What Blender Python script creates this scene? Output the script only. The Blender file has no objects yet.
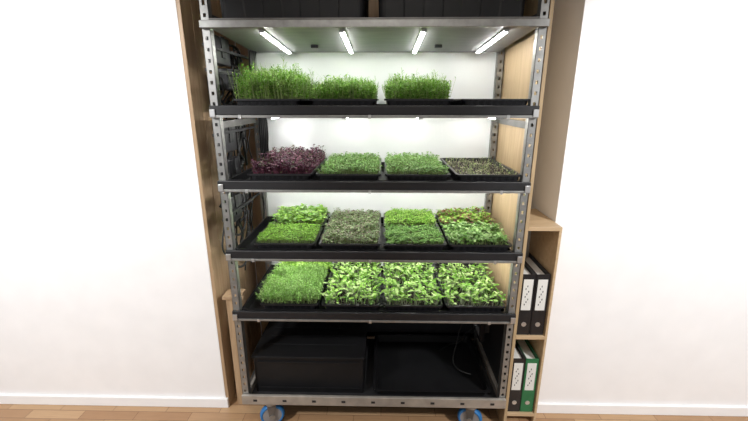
import bpy, bmesh, math, random
import numpy as np
from mathutils import Vector, Matrix
random.seed(7); rng=np.random.default_rng(11)
C=bpy.context.scene.collection
try: bpy.context.scene.view_settings.view_transform='Standard'
except Exception: pass

# ---------------------------------------------------------------- materials
def mat(name,col,rough=.5,metal=0.,noise=0.,nscale=20.,bump=0.,emit=None,stretch=(1,1,1),spec=.5):
    m=bpy.data.materials.new(name); m.use_nodes=True; nt=m.node_tree; b=nt.nodes['Principled BSDF']
    b.inputs['Base Color'].default_value=(*col,1); b.inputs['Roughness'].default_value=rough
    b.inputs['Metallic'].default_value=metal; b.inputs['Specular IOR Level'].default_value=spec
    if noise or bump:
        tc=nt.nodes.new('ShaderNodeTexCoord'); mp=nt.nodes.new('ShaderNodeMapping'); mp.inputs['Scale'].default_value=stretch
        n=nt.nodes.new('ShaderNodeTexNoise'); n.inputs['Scale'].default_value=nscale; n.inputs['Detail'].default_value=6
        nt.links.new(tc.outputs['Object'],mp.inputs[0]); nt.links.new(mp.outputs[0],n.inputs['Vector'])
        if noise:
            r=nt.nodes.new('ShaderNodeValToRGB')
            r.color_ramp.elements[0].position=.3; r.color_ramp.elements[1].position=.7
            r.color_ramp.elements[0].color=(*[c*(1-noise) for c in col],1)
            r.color_ramp.elements[1].color=(*[min(1,c*(1+noise)) for c in col],1)
            nt.links.new(n.outputs['Fac'],r.inputs[0]); nt.links.new(r.outputs[0],b.inputs['Base Color'])
        if bump:
            bp=nt.nodes.new('ShaderNodeBump'); bp.inputs['Strength'].default_value=bump; bp.inputs['Distance'].default_value=.01
            nt.links.new(n.outputs['Fac'],bp.inputs['Height']); nt.links.new(bp.outputs[0],b.inputs['Normal'])
    if emit:
        b.inputs['Emission Color'].default_value=(*emit[:3],1); b.inputs['Emission Strength'].default_value=emit[3]
    return m
M_plaster=mat('white_plaster',(.92,.92,.93),.8,noise=.02,nscale=8,bump=.05)
M_ceil=mat('ceiling_paint',(.85,.85,.84),.9,noise=.02)
M_steel=mat('galvanised_steel',(.33,.33,.32),.42,.7,noise=.15,nscale=30)
M_steel_d=mat('dull_steel',(.16,.155,.15),.5,.6,noise=.2,nscale=14)
M_base=mat('worn_base_steel',(.42,.39,.35),.5,.5,noise=.2,nscale=14)
M_canopy=mat('canopy_sheet_metal',(.25,.25,.26),.6,.2,noise=.08,nscale=8,stretch=(1,4,1))
M_black=mat('black_plastic',(.012,.012,.014),.38,noise=.2,nscale=40)
M_blackm=mat('black_shelf_edge',(.010,.010,.012),.5,noise=.2,nscale=30)
M_blacks=mat('black_shiny_plastic',(.010,.010,.011),.33,noise=.25,nscale=10,bump=.03)
M_blackbin=mat('black_satin_plastic',(.008,.008,.009),.5,noise=.2,nscale=10,spec=.3)
M_panel=mat('white_back_board',(.83,.85,.85),.7,noise=.02,nscale=6)
M_soil=mat('potting_soil',(.020,.014,.010),.95,noise=.6,nscale=160,bump=.8)
M_soil2=mat('seeded_soil',(.028,.021,.015),.95,noise=.8,nscale=190,bump=.8)
M_led=mat('led_diffuser',(.9,.9,.9),.4,emit=(1,.985,.95,54))
M_alu=mat('aluminium',(.6,.6,.6),.35,.8,noise=.05)
M_dark=mat('dark_board',(.018,.018,.02),.6,noise=.2)
M_blue=mat('blue_rubber',(.02,.16,.42),.45,noise=.1,nscale=30)
M_grey=mat('grey_hub',(.30,.31,.33),.4,.3,noise=.1)
M_cable=mat('black_cable',(.01,.01,.01),.5,noise=.1)
M_white=mat('white_paper',(.75,.75,.72),.7,noise=.02)
M_ink=mat('ink',(.05,.05,.06),.7,noise=.1)
M_green=mat('green_binder',(.02,.16,.06),.45,noise=.1)
M_ledg=mat('indicator_green',(.02,.3,.1),.4,emit=(.1,.9,.3,.6))

def woodmat(name,c1,c2,scale,stretch):
    m=bpy.data.materials.new(name); m.use_nodes=True; nt=m.node_tree; b=nt.nodes['Principled BSDF']
    tc=nt.nodes.new('ShaderNodeTexCoord'); mp=nt.nodes.new('ShaderNodeMapping'); mp.inputs['Scale'].default_value=stretch
    n=nt.nodes.new('ShaderNodeTexNoise'); n.inputs['Scale'].default_value=scale; n.inputs['Detail'].default_value=8; n.inputs['Distortion'].default_value=1.0
    r=nt.nodes.new('ShaderNodeValToRGB'); r.color_ramp.elements[0].color=(*c1,1); r.color_ramp.elements[1].color=(*c2,1)
    r.color_ramp.elements[0].position=.3; r.color_ramp.elements[1].position=.7
    nt.links.new(tc.outputs['Object'],mp.inputs[0]); nt.links.new(mp.outputs[0],n.inputs['Vector'])
    nt.links.new(n.outputs['Fac'],r.inputs[0]); nt.links.new(r.outputs[0],b.inputs['Base Color'])
    b.inputs['Roughness'].default_value=.5
    return m
M_ply=woodmat('birch_plywood',(.38,.27,.15),(.49,.36,.21),6,(6,6,.6))
M_pine=woodmat('pine_boards',(.36,.24,.14),(.48,.34,.21),6,(8,8,.7))
M_shelfwood=woodmat('beech_shelf',(.48,.34,.20),(.6,.45,.28),5,(1,8,8))

def parquet():
    m=bpy.data.materials.new('parquet'); m.use_nodes=True; nt=m.node_tree; b=nt.nodes['Principled BSDF']
    tc=nt.nodes.new('ShaderNodeTexCoord')
    br=nt.nodes.new('ShaderNodeTexBrick'); br.inputs['Scale'].default_value=1; br.inputs['Brick Width'].default_value=.30
    br.inputs['Row Height'].default_value=.06; br.inputs['Mortar Size'].default_value=.0012
    br.inputs['Color1'].default_value=(.40,.23,.12,1); br.inputs['Color2'].default_value=(.56,.37,.21,1); br.inputs['Mortar'].default_value=(.16,.08,.04,1)
    n=nt.nodes.new('ShaderNodeTexNoise'); n.inputs['Scale'].default_value=12; n.inputs['Detail'].default_value=8
    mp=nt.nodes.new('ShaderNodeMapping'); mp.inputs['Scale'].default_value=(1,9,1)
    mx=nt.nodes.new('ShaderNodeMix'); mx.data_type='RGBA'; mx.blend_type='MULTIPLY'; mx.inputs[0].default_value=.6
    r=nt.nodes.new('ShaderNodeValToRGB'); r.color_ramp.elements[0].color=(.6,.55,.5,1); r.color_ramp.elements[1].color=(1,1,1,1)
    nt.links.new(tc.outputs['Object'],br.inputs['Vector']); nt.links.new(tc.outputs['Object'],mp.inputs[0]); nt.links.new(mp.outputs[0],n.inputs['Vector'])
    nt.links.new(n.outputs['Fac'],r.inputs[0]); nt.links.new(br.outputs['Color'],mx.inputs[6]); nt.links.new(r.outputs[0],mx.inputs[7])
    nt.links.new(mx.outputs[2],b.inputs['Base Color']); b.inputs['Roughness'].default_value=.35
    return m
M_floor=parquet()

def leafmat():
    m=bpy.data.materials.new('leaf'); m.use_nodes=True; nt=m.node_tree; b=nt.nodes['Principled BSDF']
    a=nt.nodes.new('ShaderNodeVertexColor'); a.layer_name='Col'
    nt.links.new(a.outputs['Color'],b.inputs['Base Color']); b.inputs['Roughness'].default_value=.55
    b.inputs['Specular IOR Level'].default_value=.3
    t=nt.nodes.new('ShaderNodeBsdfTranslucent'); nt.links.new(a.outputs['Color'],t.inputs['Color'])
    mx=nt.nodes.new('ShaderNodeMixShader'); mx.inputs[0].default_value=.3
    nt.links.new(b.outputs[0],mx.inputs[1]); nt.links.new(t.outputs[0],mx.inputs[2])
    nt.links.new(mx.outputs[0],nt.nodes['Material Output'].inputs['Surface'])
    return m
M_leaf=leafmat()

# ---------------------------------------------------------------- helpers
def empty(name,loc=(0,0,0)):
    e=bpy.data.objects.new(name,None); e.location=loc; e.empty_display_size=.05; C.objects.link(e); return e
def link(me,name,mt,parent=None):
    o=bpy.data.objects.new(name,me); C.objects.link(o)
    if mt: me.materials.append(mt)
    if parent:
        o.parent=parent; o.matrix_parent_inverse=Matrix.Translation(-Vector(parent.location))
    return o
def bm_box(bm,x0,x1,y0,y1,z0,z1):
    vs=[bm.verts.new(p) for p in [(x0,y0,z0),(x1,y0,z0),(x1,y1,z0),(x0,y1,z0),(x0,y0,z1),(x1,y0,z1),(x1,y1,z1),(x0,y1,z1)]]
    for f in [(3,2,1,0),(4,5,6,7),(0,1,5,4),(1,2,6,5),(2,3,7,6),(3,0,4,7)]:
        bm.faces.new([vs[i] for i in f])
def boxes(name,lst,mt,parent=None,bevel=0.):
    bm=bmesh.new()
    for b in lst: bm_box(bm,*b)
    me=bpy.data.meshes.new(name); bm.to_mesh(me); bm.free()
    o=link(me,name,mt,parent)
    if bevel:
        md=o.modifiers.new('b','BEVEL'); md.width=bevel; md.segments=2
    return o
def cyl(bm,c,axis,r,d,seg=24,r2=None):
    q=Vector((0,0,1)).rotation_difference(Vector(axis)).to_matrix().to_4x4()
    bmesh.ops.create_cone(bm,cap_ends=True,segments=seg,radius1=r,radius2=r if r2 is None else r2,depth=d,matrix=Matrix.Translation(c)@q)
def from_bm(bm,name,mt,parent=None,smooth=False):
    me=bpy.data.meshes.new(name); bm.to_mesh(me); bm.free()
    if smooth:
        for p in me.polygons: p.use_smooth=True
    return link(me,name,mt,parent)
def tube(name,pts,r,mt,parent=None):
    cu=bpy.data.curves.new(name,'CURVE'); cu.dimensions='3D'; cu.bevel_depth=r; cu.bevel_resolution=2
    sp=cu.splines.new('NURBS'); sp.points.add(len(pts)-1)
    for i,p in enumerate(pts): sp.points[i].co=(*p,1)
    sp.use_endpoint_u=True; sp.order_u=3; cu.resolution_u=6
    o=bpy.data.objects.new(name,cu); C.objects.link(o); cu.materials.append(mt)
    if parent: o.parent=parent; o.matrix_parent_inverse=Matrix.Translation(-Vector(parent.location))
    return o
def perim(hw,hl,cr,step,inset,amp,pitch):
    pts=[]; hw-=inset; hl-=inset; cr=max(.004,cr-inset*.3)
    def side(a,b,n):
        L=(b-a).length; k=max(2,int(round(L/step)))
        for i in range(k):
            t=i/k; p=a.lerp(b,t); off=amp if (int(t*L/pitch*2)%2) else 0
            pts.append(p-n*off)
    cs=[((hw-cr,-hl+cr),-90),((hw-cr,hl-cr),0),((-hw+cr,hl-cr),90),((-hw+cr,-hl+cr),180)]
    for i,(c,a0) in enumerate(cs):
        c=Vector(c)
        for k in range(4):
            a=math.radians(a0+90*k/4); pts.append(c+cr*Vector((math.cos(a),math.sin(a))))
        a=math.radians(a0+90); s=c+cr*Vector((math.cos(a),math.sin(a)))
        nc=Vector(cs[(i+1)%4][0]); e=nc+cr*Vector((math.cos(a),math.sin(a)))
        side(s,e,Vector((math.cos(a),math.sin(a))))
    return pts
def tray_mesh(name,w,l,h,mt,parent,loc,taper=.012,rim=.008,amp=.0025,pitch=.03,cr=.018,thick=.003,step=.0075):
    hw,hl=w/2,l/2
    loops=[(rim+taper,0,amp),(rim+.002,h-.008,amp),(rim,h-.006,0),(0,h-.007,0),(0,h,0),(rim+thick,h,0),(rim+thick+.001,h-.006,0),(rim+taper+thick,.004,0)]
    ref=perim(hw,hl,cr,step,0,0,pitch); n=len(ref)
    refa=perim(hw,hl,cr,step,0,1,pitch)
    bm=bmesh.new(); L=[]
    for ins,z,a in loops:
        ring=[]
        for i in range(n):
            p=ref[i]; sx=(hw-ins)/hw; sy=(hl-ins)/hl
            q=Vector((p.x*sx,p.y*sy)); d=refa[i]-ref[i]
            q+=d*a
            ring.append(bm.verts.new((q.x+loc[0],q.y+loc[1],z+loc[2])))
        L.append(ring)
    for A,B in zip(L,L[1:]):
        for i in range(n):
            j=(i+1)%n; bm.faces.new([A[i],A[j],B[j],B[i]])
    bm.faces.new(L[0][::-1]); bm.faces.new(L[-1])
    return from_bm(bm,name,mt,parent)

# ---------------------------------------------------------------- greens
def greens(name,rect,z,n,h,hv,ll,lw,cols,parent,k=2,levels=(1.,),elev=(5,40),lean=.15,stemc=(.50,.62,.28),edge=.5,clump=.25,curl=.25,sw=.0009):
    x0,x1,y0,y1=rect
    P=np.stack([rng.uniform(x0,x1,n),rng.uniform(y0,y1,n),np.full(n,z)],1)
    nx=(P[:,0]-x0)/(x1-x0)*2-1; ny=(P[:,1]-y0)/(y1-y0)*2-1
    ph=rng.uniform(0,6,4)
    low=.5+.25*np.sin(P[:,0]*38+ph[0]+3*np.sin(P[:,1]*19+ph[1]))+.25*np.sin(P[:,1]*45+ph[2]+2*np.sin(P[:,0]*27+ph[3]))
    ed=1-.22*np.maximum(np.abs(nx)**6,np.abs(ny)**10)
    H=h*(1-clump+clump*low)*ed*(1+hv*rng.normal(0,1,n)).clip(.4,1.45)
    az=rng.uniform(0,2*np.pi,n); ln=np.abs(rng.normal(0,lean,n))
    T=P+np.stack([H*(np.cos(az)*ln+edge*.3*nx**5),H*(np.sin(az)*ln+edge*.3*ny**7),H],1)
    V=[];F=[];CC=[]; cnt=0
    w=sw
    for a in (0,np.pi/2):
        s=np.stack([np.cos(az+a),np.sin(az+a),np.zeros(n)],1)*w
        v=np.stack([P-s,P+s,T+s*.7,T-s*.7],1).reshape(-1,3)
        V.append(v); idx=np.arange(n)*4+cnt; cnt+=4*n
        F.append(np.stack([idx,idx+1,idx+2,idx+3],1))
        CC.append(np.repeat(np.tile(np.array(stemc)*.8,(n,1))*rng.uniform(.6,1.1,(n,1)),4,0))
    cols=np.array(cols)
    Q=F; TR=[]
    for lv in levels:
        B=P+(T-P)*lv
        a0=rng.uniform(0,2*np.pi,n)
        for i in range(k):
            a=a0+i*2*np.pi/k+rng.normal(0,.25,n)
            e=np.radians(rng.uniform(elev[0],elev[1],n))
            d=np.stack([np.cos(a)*np.cos(e),np.sin(a)*np.cos(e),np.sin(e)],1)
            s=np.stack([-np.sin(a),np.cos(a),rng.normal(0,.2,n)],1)
            L=(ll*rng.uniform(.6,1.3,n))[:,None]; W=(lw*rng.uniform(.7,1.2,n))[:,None]
            up=np.cross(d,s); up*=np.sign(up[:,2:3]+1e-9)
            dn=-up*L*curl
            v=np.stack([B, B+d*L*.35+s*W*.45+up*L*.06, B+d*L*.35-s*W*.45+up*L*.06,
                        B+d*L*.75+s*W*.42+dn*.35, B+d*L*.75-s*W*.42+dn*.35, B+d*L+dn],1).reshape(-1,3)
            V.append(v); idx=np.arange(n)*6+cnt; cnt+=6*n
            TR.append(np.stack([idx,idx+2,idx+1],1)); Q.append(np.stack([idx+1,idx+2,idx+4,idx+3],1)); TR.append(np.stack([idx+3,idx+4,idx+5],1))
            c=cols[rng.integers(0,len(cols),n)]*rng.uniform(.7,1.25,(n,1))
            CC.append(np.repeat(c,6,0))
    V=np.concatenate(V); CC=np.concatenate(CC).clip(0,1); Qf=np.concatenate(Q); Tf=np.concatenate(TR)
    me=bpy.data.meshes.new(name)
    me.vertices.add(len(V)); me.vertices.foreach_set('co',V.astype(np.float32).ravel())
    li=np.concatenate([Qf.ravel(),Tf.ravel()]); me.loops.add(len(li)); me.loops.foreach_set('vertex_index',li.astype(np.int32))
    tot=np.concatenate([np.full(len(Qf),4),np.full(len(Tf),3)]); st=np.concatenate([[0],np.cumsum(tot)[:-1]])
    me.polygons.add(len(tot)); me.polygons.foreach_set('loop_start',st.astype(np.int32)); me.polygons.foreach_set('loop_total',tot.astype(np.int32))
    me.update(calc_edges=True); me.validate()
    ca=me.color_attributes.new('Col','FLOAT_COLOR','POINT')
    ca.data.foreach_set('color',np.concatenate([CC,np.ones((len(CC),1))],1).astype(np.float32).ravel())
    return link(me,name,M_leaf,parent)

def soil(x,y,z,w,l,parent,name='soil',mt=None):
    bm=bmesh.new(); nx_,ny_=28,52; g=[]
    for j in range(ny_+1):
        g.append([bm.verts.new((x-w/2+w*i/nx_,y-l/2+l*j/ny_,z+random.uniform(-.0025,.0025))) for i in range(nx_+1)])
    for j in range(ny_):
        for i in range(nx_): bm.faces.new([g[j][i],g[j][i+1],g[j+1][i+1],g[j+1][i]])
    return from_bm(bm,name,mt or M_soil,parent)

# ---------------------------------------------------------------- layout
FZ=-.05                          # floor level
CX=-.041
XL,XR=-.718,.636
YF,YB=1.65,2.22
SH=[1.550,1.234,.909,.597]      # underside height of the four shelves
rack=empty('grow_rack',(CX,1.93,0))

def post(name,xa,xb,y0,y1,z0,z1,face):
    bm=bmesh.new(); t=.002; w=xb-xa; s=w*.33
    yf=y0 if face<0 else y1-t
    bm_box(bm,xa,xa+s,yf,yf+t,z0,z1); bm_box(bm,xb-s,xb,yf,yf+t,z0,z1)
    z=z0
    while z<z1-.03:
        bm_box(bm,xa+s,xb-s,yf,yf+t,z,z+.028); z+=.042
    bm_box(bm,xa,xa+t,y0,y1,z0,z1); bm_box(bm,xb-t,xb,y0,y1,z0,z1)
    return from_bm(bm,name,M_steel,rack)
PW=.034
for nm,xa in(('left',XL),('right',XR-PW)):
    post('post_front_'+nm,xa,xa+PW,1.653,1.685,.10,2.0,-1)
    post('post_back_'+nm,xa,xa+PW,2.19,2.222,.10,2.0,-1)
rl=[]
for x in (XL+.004,XR-.012):
    for z in (.13,.56,1.5,1.93): rl.append((x,x+.008,1.685,2.19,z,z+.03))
boxes('side_rails',rl,M_steel_d,rack)
boxes('equipment_rails',[(XL-.008,XL,1.66,2.21,z,z+.012) for z in(1.09,1.47,1.735,1.83)],M_dark,rack)

for i,z in enumerate(SH):
    boxes(f'shelf_deck_{i+1}',[(XL+PW+.001,XR-PW-.001,1.652,2.188,z+.004,z+.010)],M_steel_d,rack)
    boxes(f'shelf_lip_{i+1}',[(XL,XR,1.636,1.650,z+.011,z+.049)],M_blackm,rack,.003)
    boxes(f'shelf_edge_{i+1}',[(XL+.002,XR-.002,1.634,1.651,z,z+.0105)],M_steel,rack,.001)
    boxes(f'shelf_clips_{i+1}',[(x,x+.012,1.631,1.6355,z-.004,z+.012) for x in (XL+.12,-.06,XR-.13)]+
          [(x,x+.022,1.630,1.6355,z+.004,z+.034) for x in (XL+.003,XR-.025)],M_alu,rack,.001)
bm=bmesh.new()
def slab(bm,x0,x1,y0,y1,zf,zb,t):
    v=[bm.verts.new(p) for p in [(x0,y0,zf),(x1,y0,zf),(x1,y1,zb),(x0,y1,zb),(x0,y0,zf+t),(x1,y0,zf+t),(x1,y1,zb+t),(x0,y1,zb+t)]]
    for f in [(3,2,1,0),(4,5,6,7),(0,1,5,4),(1,2,6,5),(2,3,7,6),(3,0,4,7)]: bm.faces.new([v[k] for k in f])
slab(bm,XL+PW,XR-PW,1.652,2.19,1.894,1.863,.004)
from_bm(bm,'canopy_sheet',M_canopy,rack)
boxes('canopy_front_rail',[(XL,XR,1.632,1.650,1.892,1.920)],M_steel,rack,.002)
boxes('canopy_black_clips',[(-.345,-.31,1.98,2.01,1.860,1.874),(.245,.28,1.98,2.01,1.860,1.874)],M_black,rack,.002)
boxes('top_deck',[(XL+PW,XR-PW,1.652,2.188,1.924,1.930)],M_steel_d,rack)
boxes('back_board',[(XL+.01,XR-.01,2.224,2.230,.60,1.90)],M_panel,rack)
boxes('back_board_seams',[(XL+.012,XR-.012,2.2215,2.224,z-.012,z+.0) for z in SH],M_panel,rack)
boxes('lower_back_board',[(XL+.01,XR-.01,2.224,2.230,.12,.598)],M_dark,rack)
boxes('lower_side_board',[(XR-.0115,XR-.004,1.69,2.18,.16,.555)],M_dark,rack)
boxes('base_frame',[(XL,XR,1.636,1.652,.105,.160),(XL,XR,2.224,2.238,.105,.160),(XL,XL+.03,1.69,2.18,.105,.155),(XR-.03,XR,1.69,2.18,.105,.155)],M_base,rack,.003)
boxes('base_deck',[(XL+PW,XR-PW,1.654,2.188,.118,.130)],M_dark,rack)
boxes('base_rail_holes',[(x,x+.02,1.6345,1.636,.126,.138) for x in np.linspace(XL+.06,XR-.08,9)],M_dark,rack)
def castor(tag,x,y,ang):
    a=math.radians(ang); ax=Vector((math.sin(a),-math.cos(a),0)); RR=.064; zc=FZ+RR; c=Vector((x,y,zc))
    bm=bmesh.new(); cyl(bm,c,ax,RR-.010,.030,36); from_bm(bm,f'castor_wheel_{tag}',M_grey,rack)
    bm=bmesh.new(); n,m=40,12; r=.010; R_=RR-r; q=Vector((0,0,1)).rotation_difference(ax).to_matrix(); g=[]
    for i in range(n):
        t=2*math.pi*i/n; ring=[]
        for j in range(m):
            u=2*math.pi*j/m; p=Vector(((R_+r*math.cos(u))*math.cos(t),(R_+r*math.cos(u))*math.sin(t),1.8*r*math.sin(u)))
            ring.append(bm.verts.new(c+q@p))
        g.append(ring)
    for i in range(n):
        for j in range(m):
            bm.faces.new([g[i][j],g[(i+1)%n][j],g[(i+1)%n][(j+1)%m],g[i][(j+1)%m]])
    from_bm(bm,f'castor_tyre_{tag}',M_blue,rack,True)
    bm=bmesh.new(); cyl(bm,c,ax,.014,.058,18); cyl(bm,Vector((x,y,.097)),(0,0,1),.034,.016,24)
    from_bm(bm,f'castor_axle_{tag}',M_steel,rack)
    bm=bmesh.new()
    for s in(-1,1):
        p=c+ax*.024*s; t=ax.cross(Vector((0,0,1)))
        v=[]
        for dx,dz in((-.024,.078),(.024,.078),(.013,-.008),(-.013,-.008)):
            for th in(-.0015,.0015): v.append(bm.verts.new(p+t*dx+Vector((0,0,dz))+ax*th))
        for f in [(0,2,4,6),(1,7,5,3),(0,1,3,2),(2,3,5,4),(4,5,7,6),(6,7,1,0)]: bm.faces.new([v[k] for k in f])
    from_bm(bm,f'castor_fork_{tag}',M_steel_d,rack)
castor('front_left',-.578,1.675,14); castor('front_right',.468,1.675,-16); castor('back_left',-.60,2.13,30); castor('back_right',.50,2.13,-30)

LX=[-.488,-.165,.161,.488]
def lightbar(x,y0,y1,zf,zb):
    e=empty('led_grow_light',(x,(y0+y1)/2,(zf+zb)/2))
    bm=bmesh.new(); slab(bm,x-.010,x+.010,y0,y1,zf,zb,.007); from_bm(bm,'housing',M_alu,e)
    bm=bmesh.new(); slab(bm,x-.007,x+.007,y0+.006,y1-.006,zf-.005,zb-.005,.005); from_bm(bm,'diffuser',M_led,e)
    boxes('end_caps',[(x-.010,x+.010,y0-.004,y0,zf-.005,zf+.006),(x-.010,x+.010,y1,y1+.004,zb-.005,zb+.006)],M_alu,e)
for x in LX: lightbar(x,1.68,2.15,1.8850,1.858)
for z in SH[:3]:
    for x in LX: lightbar(x,1.70,2.17,z-.0035,z-.0035)

for z in SH:
    tray_mesh('flood_tray',XR-XL-2*PW-.006,.530,.040,M_blacks,None,((XL+XR)/2,1.920,z+.0105),taper=.006,rim=.006,amp=0,cr=.012,step=.03)

TW,TL=.288,.520; TY=1.921
def gtray(kind,x,si,mt=None,part=None):
    z=SH[si]+.0155
    l=TL; y=TY
    if part=='front': l=.257; y=TY-.1315
    if part=='back': l=.257; y=TY+.1315
    e=empty(kind,(x,y,z))
    tray_mesh('tray_shell',TW,l,.060,M_black,e,(x,y,z))
    soil(x,y,z+.046,TW-.04,l-.04,e,mt=mt)
    return e,z+.045
def R(x,f0=0.,f1=1.):
    a=TY-TL/2+.014; b=TY+TL/2-.014
    return (x-TW/2+.014,x+TW/2-.014,a+(b-a)*f0,a+(b-a)*f1)
def HF(x): return (x-TW/2+.014,x+TW/2-.014,TY-.1315-.112,TY-.1315+.110)
def HB(x): return (x-TW/2+.014,x+TW/2-.014,TY+.1315-.110,TY+.1315+.112)
G_b=[(.23,.45,.05),(.32,.54,.09),(.15,.36,.03),(.40,.60,.14)]
G_m=[(.12,.28,.05),(.19,.37,.08),(.26,.42,.13),(.09,.22,.03)]
G_pea=[(.18,.39,.05),(.28,.50,.10),(.12,.30,.03),(.38,.58,.16)]
G_sun=[(.24,.45,.07),(.35,.56,.15),(.16,.36,.04),(.50,.66,.28)]
G_pale=[(.30,.48,.16),(.40,.57,.25),(.22,.41,.11)]
PUR=[(.07,.022,.045),(.14,.05,.08),(.04,.015,.025),(.24,.11,.15),(.08,.08,.04)]
MIX=[(.14,.23,.09),(.22,.31,.14),(.16,.13,.10),(.28,.39,.17),(.26,.21,.17)]
# shelf 1 : pea shoots
X1=[-.486,-.165,.150,.468]
def peas(x,h,n,f=(0,1)):
    e,z=gtray('pea_shoot_tray',x,0)
    greens('pea_shoots',R(x,*f),z,n,h,.20,.013,.007,G_pea,e,k=2,levels=(.30,.48,.64,.78,.90,1.),elev=(10,75),lean=.12,edge=.15,sw=.0011,stemc=(.36,.50,.16),clump=.35)
    greens('pea_tendrils',R(x,*f),z,n//2,h*1.08,.20,.022,.0018,G_pea,e,k=2,levels=(.9,1.),elev=(30,85),lean=.18,edge=.2,clump=.3)
peas(X1[0],.122,1100); peas(X1[1],.080,1000); peas(X1[2],.086,1000)
e=empty('empty_seed_tray',(X1[3],TY,SH[0]+.0155)); tray_mesh('tray_shell',TW,TL,.060,M_black,e,(X1[3],TY,SH[0]+.0155))
# shelf 2
X2=[-.452,-.150,.155,.465]
e,z=gtray('purple_basil_tray',X2[0],1); greens('purple_seedlings',R(X2[0]),z,1200,.064,.28,.014,.010,PUR,e,k=3,levels=(.7,1.),elev=(-10,60),stemc=(.40,.15,.22),clump=.4)
for x in X2[1:3]:
    e,z=gtray('cress_tray',x,1); greens('cress_seedlings',R(x),z,1500,.040,.26,.0105,.0078,G_m+[(.32,.48,.20)],e,k=3,elev=(-5,50),clump=.4)
e,z=gtray('sprouting_seed_tray',X2[3],1,M_soil2)
greens('sparse_sprouts',R(X2[3]),z,210,.018,.35,.010,.006,[(.36,.46,.16),(.44,.42,.26),(.20,.30,.08),(.55,.54,.38)],e,k=2,elev=(0,60))
greens('seed_husks',R(X2[3]),z,420,.003,.3,.005,.004,[(.48,.42,.32),(.34,.29,.21),(.18,.15,.11)],e,k=1,elev=(0,40))
# shelf 3 : mostly half-length trays
X3=[-.450,-.150,.152,.452]
e,z=gtray('radish_half_tray',X3[0],2,part='back')
greens('radish_leaves',HB(X3[0]),z,480,.060,.24,.021,.015,G_b+G_pale,e,k=3,elev=(-5,40),clump=.4)
e,z=gtray('fine_cress_half_tray',X3[0],2,part='front')
greens('cress_leaves',HF(X3[0]),z,1600,.040,.14,.008,.006,[(.19,.39,.04),(.27,.47,.07),(.14,.32,.03)],e,k=3,elev=(0,50),clump=.3)
e,z=gtray('red_mustard_tray',X3[1],2); greens('mustard_leaves',R(X3[1]),z,1700,.040,.26,.0105,.0075,MIX,e,k=3,elev=(-5,45),clump=.4)
e,z=gtray('broccoli_half_tray',X3[2],2,part='back')
greens('broccoli_leaves',HB(X3[2]),z,950,.044,.22,.0115,.0085,G_b,e,k=3,elev=(-5,40),clump=.35)
e,z=gtray('fine_cress_half_tray',X3[2],2,part='front')
greens('cress_leaves',HF(X3[2]),z,1000,.034,.22,.011,.0075,G_m,e,k=3,elev=(0,45),clump=.4)
e,z=gtray('amaranth_half_tray',X3[3],2,part='back')
greens('red_tinged_leaves',HB(X3[3]),z,520,.052,.24,.018,.013,G_b+[(.24,.09,.06),(.30,.15,.10)],e,k=3,elev=(-5,40),clump=.4)
e,z=gtray('radish_half_tray',X3[3],2,part='front')
greens('green_leaves',HF(X3[3]),z,520,.048,.26,.018,.012,G_m+G_pale,e,k=3,elev=(-5,40),clump=.4)
# shelf 4
X4=[-.448,-.148,.152,.450]
e,z=gtray('pea_and_dill_tray',X4[0],3)
greens('dill_fronds',R(X4[0],0,.62),z,1500,.078,.2,.017,.0032,[(.27,.48,.12),(.37,.56,.20),(.20,.41,.07)],e,k=5,levels=(.7,.85,1.),elev=(-10,70),lean=.2,edge=.5,clump=.3)
greens('pea_leaves',R(X4[0],.64,1),z,380,.064,.2,.020,.014,G_b,e,k=3,levels=(.75,1.),elev=(-5,45),clump=.35)
for x,n,f in zip(X4[1:],(300,310,240),((0,1),(0,1),(0,.84))):
    e,z=gtray('sunflower_shoot_tray',x,3); greens('sunflower_shoots',R(x,*f),z,n,.062,.26,.029,.015,G_sun,e,k=2,elev=(5,50),lean=.22,stemc=(.58,.68,.42),curl=.15,sw=.0014,clump=.4)
    greens('small_inner_leaves',R(x,*f),z,200,.036,.2,.016,.010,G_m,e,k=2)

# ---------------------------------------------------------------- lower compartment
e=empty('nutrient_reservoir',(-.378,1.93,.13))
tray_mesh('tank',.590,.480,.215,M_blackbin,e,(-.378,1.935,.1305),taper=.002,rim=.006,amp=0,pitch=.12,cr=.012)
boxes('lid',[(-.672,-.084,1.695,2.175,.3460,.352)],M_blackbin,e,.003)
boxes('lid_ribs',[(-.62,-.13,1.80+k*.08,1.805+k*.08,.352,.355) for k in range(5)]+[(-.30,-.24,1.95,2.01,.352,.362)],M_blackbin,e,.002)
boxes('front_recess_frame',[(-.64,-.116,1.695,1.7005,.315,.320),(-.64,-.116,1.695,1.7005,.160,.165)],M_blackbin,e,.001)
tray_mesh('shallow_black_tray',.610,.505,.045,M_blackbin,None,(.262,1.925,.1305),taper=.01,rim=.01,amp=0,cr=.02)
e=empty('led_driver_unit',(.10,2.15,.58))
boxes('case',[(.0,.17,1.99,2.13,.520,.570)],M_black,e,.004)
boxes('fins',[(x,x+.003,1.986,1.99,.523,.567) for x in np.linspace(.01,.155,14)],M_dark,e)
boxes('mounting_bracket',[(.02,.15,2.03,2.09,.570,.6005)],M_steel_d,e)
e=empty('power_strip',(.555,2.0,.35))
boxes('case',[(.556,.584,1.92,2.10,.30,.50)],M_black,e,.004)
boxes('indicator',[(.5535,.556,1.935,1.955,.44,.455),(.5535,.556,1.975,1.99,.40,.412)],M_ledg,e)
boxes('sockets',[(.551,.556,1.94+i*.05,1.975+i*.05,.33,.37) for i in range(3)],M_grey,e,.002)
boxes('side_bracket',[(.584,.624,1.98,2.02,.32,.48)],M_steel_d,e)
e=empty('power_cable',(.5,2.0,.3))
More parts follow.
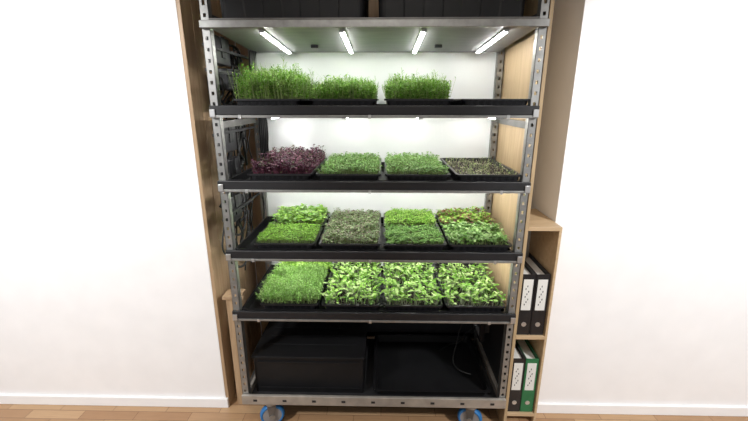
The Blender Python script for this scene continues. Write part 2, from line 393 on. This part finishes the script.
tube('cable_a',[(.55,1.96,.44),(.50,1.95,.45),(.46,2.0,.36),(.44,1.97,.25),(.40,1.9,.185),(.43,1.82,.180),(.49,1.80,.180)],.004,M_cable,e)
tube('cable_b',[(.55,2.0,.35),(.50,2.02,.30),(.48,2.05,.20),(.42,2.08,.182),(.35,2.0,.182)],.004,M_cable,e)
tube('cable_c',[(.55,2.05,.48),(.40,2.12,.52),(.17,2.10,.56)],.004,M_cable,e)

# ---------------------------------------------------------------- top of the rack
for k,(xa,w) in enumerate(((-.365,.62),(.270,.62))):
    e=empty('black_storage_crate',(xa,1.92,1.93))
    tray_mesh('crate_shell',w,.50,.20,M_blackbin,e,(xa,1.915,1.9315),taper=.008,rim=.014,amp=.003,pitch=.16,cr=.03)
    boxes('handles',[(xa-.07,xa+.07,1.672,1.684,2.07,2.085)],M_black,e,.003)
    boxes('lid',[(xa-w/2+.02,xa+w/2-.02,1.69,2.14,2.128,2.142)],M_black,e,.004)

# ---------------------------------------------------------------- left side equipment
def psu(x,y,z,w=.05,d=.14,h=.11):
    e=empty('power_supply',(x,y,z))
    boxes('case',[(x-w/2,x+w/2,y-d/2,y+d/2,z-h/2,z+h/2)],M_black,e,.006)
    boxes('front_fins',[(x-w/2+.004+i*.008,x-w/2+.008+i*.008,y-d/2-.004,y-d/2,z-h/2+.01,z+h/2-.01) for i in range(5)],M_dark,e)
    boxes('label',[(x+w/2,x+w/2+.001,y-.02,y+.01,z-.01,z+.01)],M_grey,e)
    boxes('bracket',[(x+w/2,XL-.008,y-.02,y+.02,z-.03,z+h/2)],M_dark,e)
def fan(x,y,z,r=.05):
    e=empty('circulation_fan',(x,y,z)); ax=Vector((.75,-.66,0))
    bm=bmesh.new(); n,m=28,8; q=Vector((0,0,1)).rotation_difference(ax).to_matrix(); g=[]
    for i in range(n):
        t=2*math.pi*i/n; g.append([bm.verts.new(Vector((x,y,z))+q@Vector(((r+.005*math.cos(u))*math.cos(t),(r+.005*math.cos(u))*math.sin(t),.014*math.sin(u)))) for u in [2*math.pi*j/m for j in range(m)]])
    for i in range(n):
        for j in range(m): bm.faces.new([g[i][j],g[(i+1)%n][j],g[(i+1)%n][(j+1)%m],g[i][(j+1)%m]])
    from_bm(bm,'guard_ring',M_black,e,True)
    bm=bmesh.new(); cyl(bm,Vector((x,y,z)),ax,r*.32,.022,20); from_bm(bm,'hub',M_black,e)
    bm=bmesh.new()
    for k in range(7):
        t=2*math.pi*k/7; pts=[]
        for rr,tt,zz in((.3,0,-.005),(.95,-.2,-.006),(.95,.35,.006),(.3,.3,.005)):
            pts.append(bm.verts.new(Vector((x,y,z))+q@Vector((r*rr*math.cos(t+tt),r*rr*math.sin(t+tt),zz))))
        bm.faces.new(pts)
    from_bm(bm,'blades',M_dark,e)
    boxes('mount_arm',[(x-.004,XL-.010,y-.006,y+.006,z-.03,z-.018)],M_dark,e)
psu(-.755,1.88,1.835,h=.12,d=.17); psu(-.755,2.00,1.715,h=.10,d=.18); psu(-.755,1.87,1.455,h=.15,d=.15); psu(-.755,1.86,1.10,h=.13); psu(-.755,1.90,1.30,h=.09)
fan(-.783,2.12,1.84,.050); fan(-.783,2.12,1.60,.048); fan(-.790,2.07,1.45,.058); fan(-.790,2.08,1.10,.058)
e=empty('hanging_cables',(-.70,2.1,1.5))
random.seed(3)
for k in range(34):
    x=-.735-random.uniform(0,.05); y=random.uniform(1.80,2.18); z1=random.choice([1.85,1.78,1.72,1.50,1.46,1.14]); z0=z1-random.uniform(.15,.55)
    pts=[(x,y,z1)]
    for j in range(1,6):
        pts.append((min(-.728,x+random.uniform(-.03,.02)),y+random.uniform(-.07,.07),z1+(z0-z1)*j/5))
    tube(f'cable_{k+1}',pts,random.choice([.004,.006,.008]),M_cable,e)
for k in range(5):
    tube(f'post_cable_{k+1}',[(-.675+.009*k,2.165,1.53),(-.67+.010*k,2.15,1.45),(-.68+.009*k,2.16,1.36),(-.672+.009*k,2.16,1.30)],.0055,M_cable,e)
for k in range(4):
    tube(f'upper_cable_{k+1}',[(-.675+.004*k,2.10+.015*k,1.86),(-.665,2.04,1.80-.02*k),(-.678,2.12,1.73),(-.67,2.05+.02*k,1.66),(-.675,2.14,1.60)],.006,M_cable,e)
for k in range(3):
    tube(f'lower_cable_{k+1}',[(-.675+.006*k,2.15,1.22),(-.672,2.08,1.15-.02*k),(-.678,2.14,1.06),(-.675,2.10,.965)],.006,M_cable,e)
for k,z in enumerate((1.0,.90,.82,1.38,1.66)):
    tube(f'loop_{k+1}',[(-.755,1.85,z+.1),(-.76,1.80,z),(-.75,1.92,z-.08),(-.755,2.05,z-.02),(-.76,2.1,z+.12)],.006,M_cable,e)

# ---------------------------------------------------------------- room
PY=1.79; PL=-.858; PR=.832
boxes('floor',[(-3.2,3.2,-2.6,2.62,FZ-.05,FZ)],M_floor)
boxes('ceiling',[(-3.2,3.2,-2.6,2.62,2.60,2.65)],M_ceil)
boxes('wall_back',[(PL,PR,2.42,2.52,FZ,2.60)],M_plaster)
boxes('wall_left',[(-3.2,PL-.018,PY,2.52,FZ,2.60)],M_plaster)
boxes('wall_right',[(PR,3.2,PY,2.52,FZ,2.60)],M_plaster)
bl=[]
for k in range(6):
    y0=PY+.001+k*.1025; bl.append((PL-.018,PL,y0,y0+.100,FZ,2.6))
boxes('trim_left',bl,M_pine,None,.002)
bl=[]
for k in range(16):
    x0=PL+.002+k*.1055; bl.append((x0,x0+.1025,2.402,2.42,FZ,2.6))
boxes('trim_back',bl,M_pine,None,.002)
boxes('baseboard_left',[(-3.2,PL-.002,PY-.014,PY,FZ,FZ+.06)],M_plaster,None,.003)
boxes('baseboard_right',[(PR+.002,3.2,PY-.014,PY,FZ,FZ+.06)],M_plaster,None,.003)
boxes('timber_post',[(-.815,-.745,1.80,1.87,FZ,.62),(-.83,-.735,1.79,1.88,.62,.64)],M_pine,None,.003)
boxes('plywood_side_panel',[(.641,.656,1.66,2.30,FZ,2.15)],M_ply,None,.001)
bc=empty('office_bookcase',(.74,1.85,FZ))
bx0,bx1=.660,.826
boxes('bookcase_sides',[(bx0,bx0+.012,1.70,2.02,FZ,1.06),(bx1-.012,bx1,1.70,2.02,FZ,1.06)],M_shelfwood,bc,.001)
boxes('bookcase_boards',[(bx0+.012,bx1-.012,1.70,2.02,z,z+.018) for z in(.0,.47,1.042)],M_shelfwood,bc,.001)
boxes('bookcase_back',[(bx0,bx1,2.02,2.026,FZ,1.06)],M_white,bc)
def binder(x,z,m,w=.066,h=.33):
    e=empty('ring_binder',(x,1.8,z)); x0=x; x1=x+w; y=1.712
    boxes('covers',[(x0,x0+.003,y,y+.28,z,z+h),(x1-.003,x1,y,y+.28,z,z+h),(x0+.003,x1-.003,y,y+.003,z,z+h)],m,e,.0008)
    boxes('pages',[(x0+.006,x1-.008,y+.02,y+.26,z+.006,z+h-.02)],M_white,e)
    boxes('spine_label',[(x0+.010,x1-.010,y-.0012,y,z+h*.42,z+h*.92)],M_white,e)
    boxes('label_writing',[(x0+.022+.007*(i%3),x0+.026+.007*(i%3),y-.0018,y-.0012,z+h*.5+i*.014,z+h*.5+i*.014+.009) for i in range(8)],M_ink,e)
    bm=bmesh.new(); cyl(bm,Vector((x+w/2,y-.0015,z+.06)),(0,1,0),.012,.003,20); from_bm(bm,'finger_ring',M_alu,e)
for x,m in((.6735,M_black),(.742,M_black)): binder(x,.489,m)
for x,m in((.6735,M_black),(.742,M_green)): binder(x,.019,m)

# ---------------------------------------------------------------- lights
w=bpy.data.worlds.new('World'); bpy.context.scene.world=w; w.use_nodes=True
w.node_tree.nodes['Background'].inputs[0].default_value=(.95,.97,1,1); w.node_tree.nodes['Background'].inputs[1].default_value=.35
def spot(x,y,z,tx,ty,tz,power,ang):
    l=bpy.data.lights.new('added_wall_fill','SPOT'); l.energy=power; l.spot_size=math.radians(ang); l.spot_blend=.4; l.shadow_soft_size=.12
    o=bpy.data.objects.new('added_wall_fill',l); C.objects.link(o); o.location=(x,y,z)
    o.rotation_euler=(Vector((tx,ty,tz))-Vector((x,y,z))).to_track_quat('-Z','Y').to_euler()
for s in(-1,1): spot(s*2.0,-.2,2.5,s*1.95,1.78,1.1,290,80)  # unseen spots, added only to brighten the white side walls
l=bpy.data.lights.new('ceiling_lamp','AREA'); l.energy=15; l.size=.9; l.color=(1,.95,.88)
o=bpy.data.objects.new('ceiling_lamp',l); C.objects.link(o); o.location=(0,.3,2.5)

cam=bpy.data.cameras.new('camera'); co=bpy.data.objects.new('camera',cam); C.objects.link(co)
cam.sensor_width=36; cam.lens=36*387/748; cam.clip_start=.02
co.location=(0,0,1.62); co.rotation_euler=(math.radians(90-15.9),0,math.radians(1.26))
bpy.context.scene.camera=co
